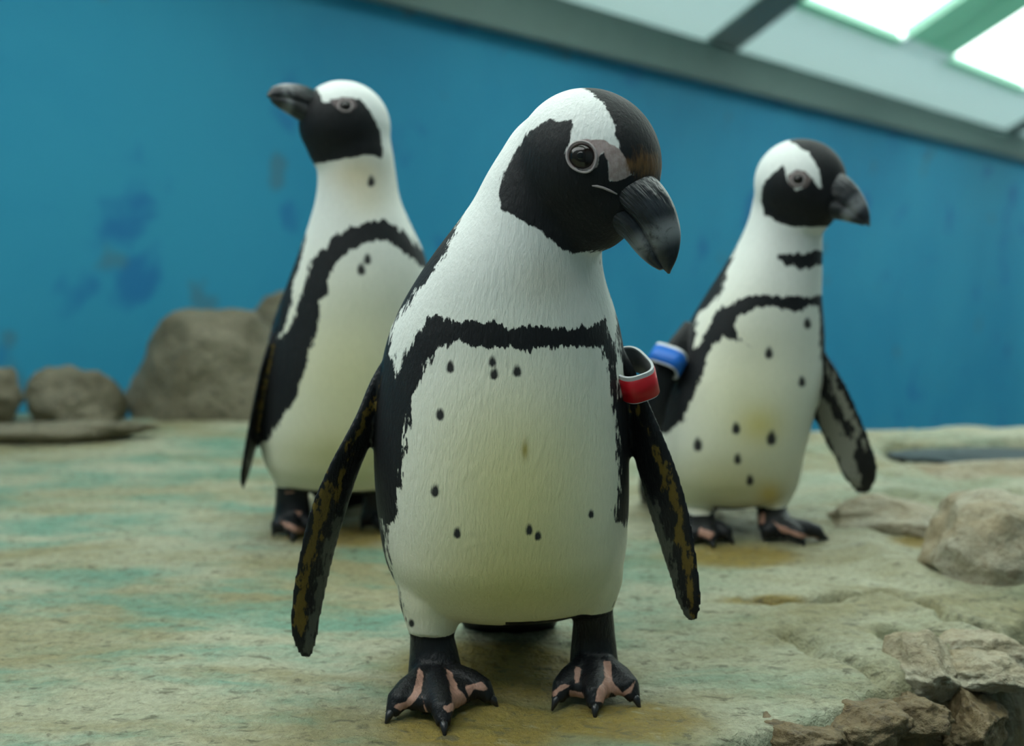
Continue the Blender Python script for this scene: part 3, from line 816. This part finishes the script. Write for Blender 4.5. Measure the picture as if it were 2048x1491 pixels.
# ------------------------------------------------------------------ the penguin in front
front = dict(flgrey=(.085, .09, .075),
    base=(1015, 1370), label='penguin with a red flipper band, head bent down, facing forward', voxel=0.0022, mpp=0.00044, neckz=0.395, backz=0.40,
    rings=[(212, 1090, 1210, .98, .025), (250, 1038, 1230, .983, .042), (300, 1003, 1250, .985, .056), (350, 972, 1243, .987, .060), (400, 946, 1228, .99, .064), (450, 910, 1212, .995, .070), (500, 872, 1203, 1.0, .078), (550, 838, 1208, 1.005, .086), (600, 808, 1224, 1.01, .093),
           (650, 785, 1238, 1.013, .099), (700, 770, 1247, 1.015, .103), (760, 760, 1250, 1.015, .107), (850, 751, 1254, 1.015, .111), (950, 751, 1257, 1.015, .112), (1040, 760, 1255, 1.015, .108), (1110, 773, 1248, 1.015, .100), (1150, 790, 1236, 1.018, .090), (1188, 820, 1212, 1.02, .074), (1212, 870, 1160, 1.02, .050), (1224, 940, 1090, 1.02, .025)],
    head=dict(c=(1176, 325, .957), psi=50, pitch=-30, k=1.0, blobs=BLOBS),
    tail=((1015, 1140, 1.06), (1020, 1268, 1.14)),
    feet=[dict(thigh=(868, 1150, .985), ankle=(863, 1265, .975), knuckle=(870, 1345), r=(.036, .0195), tips=((780, 1432), (888, 1455), (985, 1402))),
          dict(thigh=(1172, 1120, .985), ankle=(1187, 1218, .985), knuckle=(1188, 1325), r=(.036, .0178), tips=((1112, 1404), (1190, 1420), (1272, 1402)))],
    flippers=[dict(outer=[(790, 690, 1.0), (752, 745, .99), (715, 830, .975), (660, 930, .962), (622, 1015, .955), (600, 1105, .95), (585, 1190, .947), (581, 1250, .946), (586, 1284, .948), (594, 1300, .952)],
                   inner=[(815, 760, 1.03), (790, 800, 1.02), (752, 860, 1.01), (712, 955, 1.0), (690, 1030, .992), (670, 1100, .988), (650, 1190, .98), (638, 1250, .972), (634, 1284, .965), (628, 1302, .962)]),
              dict(outer=[(1235, 680, 1.0), (1268, 740, .99), (1292, 795, .98), (1322, 862, .97), (1352, 935, .962), (1375, 1010, .957), (1390, 1090, .953), (1400, 1165, .95), (1402, 1208, .95), (1399, 1226, .953)],
                   inner=[(1215, 790, 1.03), (1232, 820, 1.02), (1256, 870, 1.01), (1280, 955, 1.0), (1300, 1030, .992), (1320, 1092, .985), (1340, 1155, .975), (1355, 1205, .965), (1360, 1216, .965), (1366, 1229, .962)])],
    black=[[(795, 752), (812, 705), (846, 634), (870, 625), (900, 640), (960, 641), (1030, 650), (1100, 656), (1160, 656), (1195, 643), (1212, 640), (1222, 672), (1232, 720), (1238, 790), (1275, 800), (1285, 1000), (1250, 1048), (1230, 1040), (1240, 985), (1238, 900), (1228, 820), (1217, 740), (1203, 696), (1150, 692), (1080, 698), (1010, 698), (950, 688), (905, 684), (876, 696), (855, 724), (838, 770), (822, 800), (812, 860), (805, 920), (797, 985), (792, 1048), (755, 1045), (730, 1000), (730, 850), (750, 760), (785, 745)],
           [(935, 405), (912, 455), (886, 515), (860, 552), (835, 584), (820, 608), (792, 638), (777, 662), (782, 710), (797, 752), (735, 820), (660, 700), (800, 380)],
           [(1206, 520), (1222, 575), (1235, 640), (1239, 720), (1310, 760), (1310, 520)],
           [(740, 1000), (772, 1040), (772, 1100), (790, 1180), (812, 1240), (790, 1260), (730, 1100)],
           [(1252, 1170), (1238, 1200), (1225, 1225), (1270, 1225)]],
    headblack=[[(1143, 240), (1125, 242), (1100, 238), (1062, 262), (1030, 300), (1008, 345), (996, 385), (1002, 418), (1040, 440), (1080, 460), (1110, 490), (1145, 507), (1180, 504), (1215, 500), (1262, 505), (1400, 505), (1400, 345), (1300, 340), (1262, 348), (1240, 358), (1220, 362), (1218, 318), (1208, 304), (1198, 312), (1195, 332), (1170, 342), (1145, 334), (1132, 310), (1140, 282), (1142, 262)],
               [(1140, 165), (1180, 183), (1205, 205), (1225, 245), (1238, 290), (1247, 325), (1256, 345), (1345, 380), (1360, 300), (1300, 150)]],
    skin=[[(1140, 290), (1150, 281), (1175, 278), (1210, 280), (1238, 298), (1258, 332), (1262, 350), (1230, 364), (1218, 360), (1215, 322), (1207, 302), (1196, 312), (1194, 332), (1170, 342), (1145, 334), (1133, 312)]],
    brown=[(1295, 328, 46, 34), (1258, 330, 16, 20)],
    spots=[(900, 737, 10), (985, 726, 9), (988, 751, 10), (1034, 745, 10), (880, 832, 10), (870, 985, 10), (914, 1069, 9), (1058, 1062, 9), (1076, 1074, 8), (1182, 1030, 7), (823, 1248, 7)],
    pinkfoot=[[(838, 1335), (848, 1350), (842, 1385), (825, 1408), (800, 1420), (788, 1412), (812, 1402), (825, 1385), (832, 1360)], [(890, 1335), (905, 1345), (915, 1375), (935, 1400), (925, 1415), (895, 1425), (880, 1412), (905, 1405), (900, 1370)], [(930, 1372), (965, 1362), (980, 1380), (950, 1378), (938, 1395)], [(842, 1385), (852, 1420), (858, 1432), (848, 1415)],
              [(1150, 1330), (1160, 1335), (1158, 1365), (1148, 1368)], [(1205, 1318), (1222, 1322), (1225, 1360), (1245, 1385), (1255, 1375), (1270, 1362), (1262, 1385), (1240, 1395), (1220, 1380), (1210, 1405), (1190, 1402), (1195, 1375), (1210, 1355)], [(1102, 1385), (1120, 1370), (1145, 1368), (1125, 1378), (1108, 1395)], [(1140, 1380), (1165, 1385), (1170, 1408), (1140, 1405)]],
    gold=[[(775, 742), (762, 760), (735, 815), (705, 880), (685, 930), (672, 985), (662, 1010), (672, 1010), (682, 985), (692, 935), (714, 880), (742, 815), (765, 770)], [(655, 940), (640, 985), (625, 1050), (612, 1110), (600, 1180), (588, 1240), (600, 1290), (612, 1240), (606, 1190), (622, 1130), (640, 1090), (655, 1030), (668, 990)],
          [(1270, 810), (1285, 850), (1305, 900), (1320, 945), (1345, 1020), (1350, 1060), (1362, 1110), (1375, 1180), (1385, 1230), (1392, 1190), (1380, 1110), (1370, 1050), (1355, 990), (1335, 930), (1310, 890)]],
    greyfl=[[(690, 1010), (672, 1080), (655, 1170), (640, 1240), (622, 1310), (610, 1300), (625, 1220), (640, 1130), (665, 1050)], [(1285, 960), (1320, 1030), (1345, 1110), (1362, 1190), (1378, 1235), (1360, 1225), (1335, 1150), (1300, 1040)]],
    tints=[(1040, 990, 220, 270, .92, .82, .44), (1040, 1190, 260, 110, .88, .80, .50), (1050, 900, 6, 18, .5, .42, .15), (1090, 560, 70, 60, .90, .86, .80)],  # yellow belly: stain plus painted bounce and shade low down
    gape=[(1184, 371), (1194, 372), (1206, 375), (1220, 381), (1234, 388)], eye=(1163, 312, .0110), lid=.085,
    bill=dict(ridge=[(1235, 335), (1268, 334), (1302, 352), (1332, 388), (1351, 430), (1359, 470), (1354, 512), (1339, 547)], lower=[(1160, 400), (1215, 455), (1255, 478), (1272, 500), (1288, 518), (1305, 532), (1322, 541), (1337, 547)], w=[.020, .030, .030, .026, .021, .015, .008, .0015]),
)
root_f, inf = penguin(front)

# ------------------------------------------------------------------ the tall penguin looking away
tall = dict(skincol=(.14, .115, .12), flgrey=(.085, .09, .075),
    base=(660, 1050), label='tall penguin without a band, neck stretched and bill pointing sideways', voxel=0.0028, mpp=0.00068, neckz=0.50, backz=0.45, jag=1.0, lid=0.13,
    rings=[(215, 668, 760, 1.50, .03), (260, 640, 776, 1.50, .046), (300, 634, 785, 1.50, .052), (350, 637, 792, 1.505, .054), (400, 632, 801, 1.505, .057), (440, 621, 818, 1.505, .063), (500, 601, 846, 1.51, .078), (560, 579, 862, 1.515, .090), (640, 550, 870, 1.52, .100), (720, 532, 872, 1.52, .106), (800, 523, 870, 1.52, .108), (880, 525, 862, 1.52, .104), (930, 538, 846, 1.52, .09), (960, 565, 815, 1.52, .065), (978, 625, 760, 1.52, .03)],
    head=dict(c=(690, 250, 1.495), psi=-62, pitch=12, k=.94, blobs=[(0, 0, .066, .060, .062), (.022, -.008, .044, .044, .044), (.004, -.030, .046, .042, .044)]),
    tail=((690, 930, 1.57), (690, 985, 1.70)),
    feet=[dict(thigh=(590, 920, 1.50), ankle=(583, 972, 1.49), knuckle=(585, 1040), r=(.038, .021), tips=((548, 1066), (585, 1076), (632, 1066))),
          dict(thigh=(775, 910, 1.50), ankle=(760, 972, 1.50), knuckle=(760, 1030), r=(.038, .021), tips=((725, 1052), (760, 1060), (800, 1050)))],
    flippers=[dict(outer=[(580, 610, 1.49), (552, 650, 1.47), (526, 720, 1.45), (508, 800, 1.44), (494, 870, 1.44), (485, 925, 1.44), (481, 960, 1.445), (484, 973, 1.45)],
                   inner=[(600, 690, 1.54), (575, 740, 1.53), (550, 790, 1.52), (526, 850, 1.51), (510, 900, 1.50), (498, 945, 1.48), (491, 965, 1.47), (488, 973, 1.46)]),
              dict(outer=[(850, 620, 1.5), (880, 700, 1.48), (895, 780, 1.47), (905, 860, 1.47), (905, 920, 1.47), (898, 950, 1.475)],
                   inner=[(830, 700, 1.54), (850, 760, 1.53), (865, 820, 1.52), (880, 890, 1.50), (888, 930, 1.49), (894, 950, 1.48)])],
    black=[[(860, 512), (815, 471), (790, 451), (765, 438), (735, 445), (700, 455), (662, 476), (655, 492), (622, 515), (616, 550), (598, 592), (588, 632), (575, 660), (500, 720), (500, 890), (538, 880), (560, 842), (590, 800), (612, 740), (622, 690), (640, 630), (640, 602), (658, 590), (652, 560), (668, 530), (690, 502), (735, 485), (765, 479), (800, 497), (835, 528), (870, 560)],
           [(614, 470), (602, 512), (586, 562), (584, 600), (570, 660), (490, 720), (520, 560), (590, 440)],
           [(800, 385), (822, 446), (846, 494), (890, 520), (860, 400)]],
    headblack=[[(560, 150), (632, 176), (641, 190), (645, 203), (662, 206), (675, 200), (700, 197), (720, 197), (745, 230), (760, 262), (765, 300), (763, 316), (735, 309), (700, 315), (665, 322), (637, 327), (618, 330), (570, 250)]],
    skin=[[(660, 200), (685, 194), (708, 195), (712, 212), (700, 226), (684, 224), (672, 214)]],
    brown=[], spots=[(735, 521, 9), (723, 542, 10), (742, 366, 9)], pinkfoot=[[(575, 960), (595, 965), (590, 985), (570, 985)], [(560, 1040), (580, 1045), (610, 1060), (600, 1068), (570, 1055)], [(590, 1020), (605, 1022), (600, 1035)]],
    gold=[[(560, 660), (540, 720), (520, 800), (512, 860), (518, 860), (530, 800), (552, 720)]], greyfl=[],
    tints=[(715, 345, 60, 40, 1.0, .86, .66), (710, 770, 180, 220, .93, .86, .55), (700, 920, 180, 70, .8, .76, .52), (735, 400, 50, 40, 1, .93, .8)],
    eye=(691, 211, .0075),
    bill=dict(ridge=[(665, 190), (636, 184), (608, 171), (580, 167), (558, 169), (542, 176), (534, 189)], lower=[(655, 262), (614, 254), (600, 243), (580, 230), (562, 219), (547, 208), (536, 195)], w=[.014, .020, .018, .016, .014, .010, .003]),
)
root_t, int_ = penguin(tall)

# ------------------------------------------------------------------ the penguin with the blue band
right = dict(skincol=(.17, .14, .14), flgrey=(.26, .26, .22),
    base=(1480, 1065), label='penguin with a blue flipper band and an extra throat stripe, one flipper held out', voxel=0.0028, mpp=0.00068, neckz=0.42, backz=0.38, lid=0.13,
    rings=[(340, 1540, 1640, 1.49, .03), (380, 1514, 1641, 1.49, .046), (430, 1502, 1641, 1.495, .053), (480, 1482, 1641, 1.50, .060), (530, 1452, 1640, 1.505, .070), (590, 1414, 1638, 1.51, .082), (640, 1384, 1642, 1.515, .090), (700, 1352, 1643, 1.52, .097), (760, 1327, 1637, 1.52, .102), (830, 1308, 1620, 1.52, .105), (900, 1300, 1603, 1.52, .102), (950, 1306, 1588, 1.52, .092), (985, 1335, 1560, 1.52, .07), (1008, 1400, 1500, 1.52, .03)],
    head=dict(c=(1600, 366, 1.47), psi=44, pitch=-14, k=.94, blobs=BLOBS),
    tail=((1370, 940, 1.58), (1340, 1010, 1.68)),
    feet=[dict(thigh=(1548, 930, 1.50), ankle=(1542, 1010, 1.485), knuckle=(1552, 1052), r=(.040, .019), tips=((1530, 1078), (1605, 1085), (1650, 1078))),
          dict(thigh=(1405, 940, 1.50), ankle=(1400, 1018, 1.49), knuckle=(1400, 1050), r=(.038, .019), tips=((1385, 1085), (1425, 1090), (1462, 1082)))],
    flippers=[dict(outer=[(1625, 670, 1.50), (1650, 705, 1.48), (1685, 757, 1.46), (1718, 825, 1.45), (1745, 892, 1.445), (1756, 940, 1.445), (1753, 960, 1.448), (1745, 976, 1.455)],
                   inner=[(1605, 750, 1.54), (1612, 785, 1.53), (1625, 825, 1.51), (1648, 880, 1.495), (1672, 925, 1.48), (1690, 960, 1.47), (1696, 966, 1.47), (1703, 977, 1.47)]),
              dict(outer=[(1370, 640, 1.51), (1335, 685, 1.475), (1308, 730, 1.455), (1288, 800, 1.44), (1278, 870, 1.435), (1280, 940, 1.435), (1288, 990, 1.44), (1296, 1005, 1.44)],
                   inner=[(1405, 685, 1.50), (1375, 725, 1.475), (1350, 770, 1.465), (1330, 830, 1.455), (1318, 890, 1.45), (1310, 950, 1.45), (1304, 990, 1.45), (1299, 1005, 1.45)])],
    black=[[(1660, 585), (1620, 593), (1575, 591), (1510, 588), (1470, 602), (1440, 617), (1422, 640), (1402, 684), (1388, 695), (1300, 700), (1260, 800), (1260, 880), (1338, 864), (1366, 840), (1385, 800), (1395, 770), (1410, 730), (1425, 692), (1445, 672), (1480, 682), (1503, 694), (1480, 672), (1468, 652), (1480, 632), (1510, 616), (1560, 613), (1590, 626), (1618, 612), (1660, 610)],
           [(1482, 462), (1470, 500), (1455, 545), (1440, 588), (1420, 608), (1395, 630), (1388, 684), (1370, 720), (1270, 780), (1250, 700), (1390, 540), (1460, 440)],
           [(1552, 513), (1580, 508), (1610, 509), (1650, 498), (1650, 530), (1602, 538), (1575, 530)],
           [(1637, 590), (1640, 650), (1641, 720), (1670, 740), (1670, 590)]],
    headblack=[[(1567, 328), (1545, 346), (1526, 370), (1520, 400), (1530, 430), (1560, 446), (1600, 460), (1640, 465), (1680, 458), (1720, 430), (1710, 360), (1680, 345), (1655, 372), (1640, 376), (1622, 356), (1610, 374), (1592, 378), (1574, 362), (1571, 342)],
               [(1570, 275), (1590, 289), (1620, 306), (1638, 338), (1642, 374), (1700, 385), (1720, 320), (1690, 260), (1610, 255)]],
    skin=[[(1574, 350), (1590, 340), (1612, 342), (1622, 358), (1612, 374), (1594, 379), (1578, 370)]],
    brown=[], spots=[(1538, 709, 10), (1615, 650, 9), (1604, 766, 9), (1472, 860, 10), (1396, 893, 11), (1543, 880, 12), (1475, 921, 9), (1500, 963, 9)],
    pinkfoot=[[(1515, 1030), (1530, 1022), (1530, 1045), (1518, 1050)], [(1545, 1040), (1560, 1050), (1600, 1065), (1645, 1078), (1600, 1075), (1560, 1062)], [(1400, 1055), (1430, 1065), (1420, 1078), (1395, 1070)]],
    gold=[], greyfl=[[(1650, 720), (1680, 775), (1712, 840), (1738, 900), (1735, 905), (1700, 850), (1660, 770)], [(1625, 790), (1655, 800), (1690, 870), (1720, 890), (1705, 910), (1718, 960), (1712, 980), (1690, 950), (1650, 870)]],
    tints=[(1520, 850, 45, 40, .9, .82, .5), (1490, 820, 160, 220, .94, .89, .64), (1440, 970, 150, 60, .78, .74, .55), (1540, 990, 25, 25, 1, .8, .4)],
    eye=(1596, 358, .0070),
    bill=dict(ridge=[(1640, 342), (1668, 342), (1692, 352), (1714, 374), (1731, 402), (1739, 428), (1740, 450)], lower=[(1610, 405), (1650, 434), (1684, 441), (1700, 445), (1715, 448), (1728, 451), (1738, 453)], w=[.015, .022, .021, .018, .014, .008, .002]),
)
root_r, inr = penguin(right)

# ------------------------------------------------------------------ flipper bands
band(root_f, inf['root'], P(1262, 748, .995), P(1252, 700, .985) - P(1274, 800, 1.0), np.array([1.0, 0.25, 0]), .0180, .034, .0265, M_RED, 'red flipper band with a white rim')
band(root_r, inr['root'], P(1334, 721, 1.464), P(1354, 688, 1.475) - P(1318, 750, 1.45), np.array([1.0, -0.4, 0]), .023, .017, .030, M_BLUE, 'blue flipper band with a pale rim')
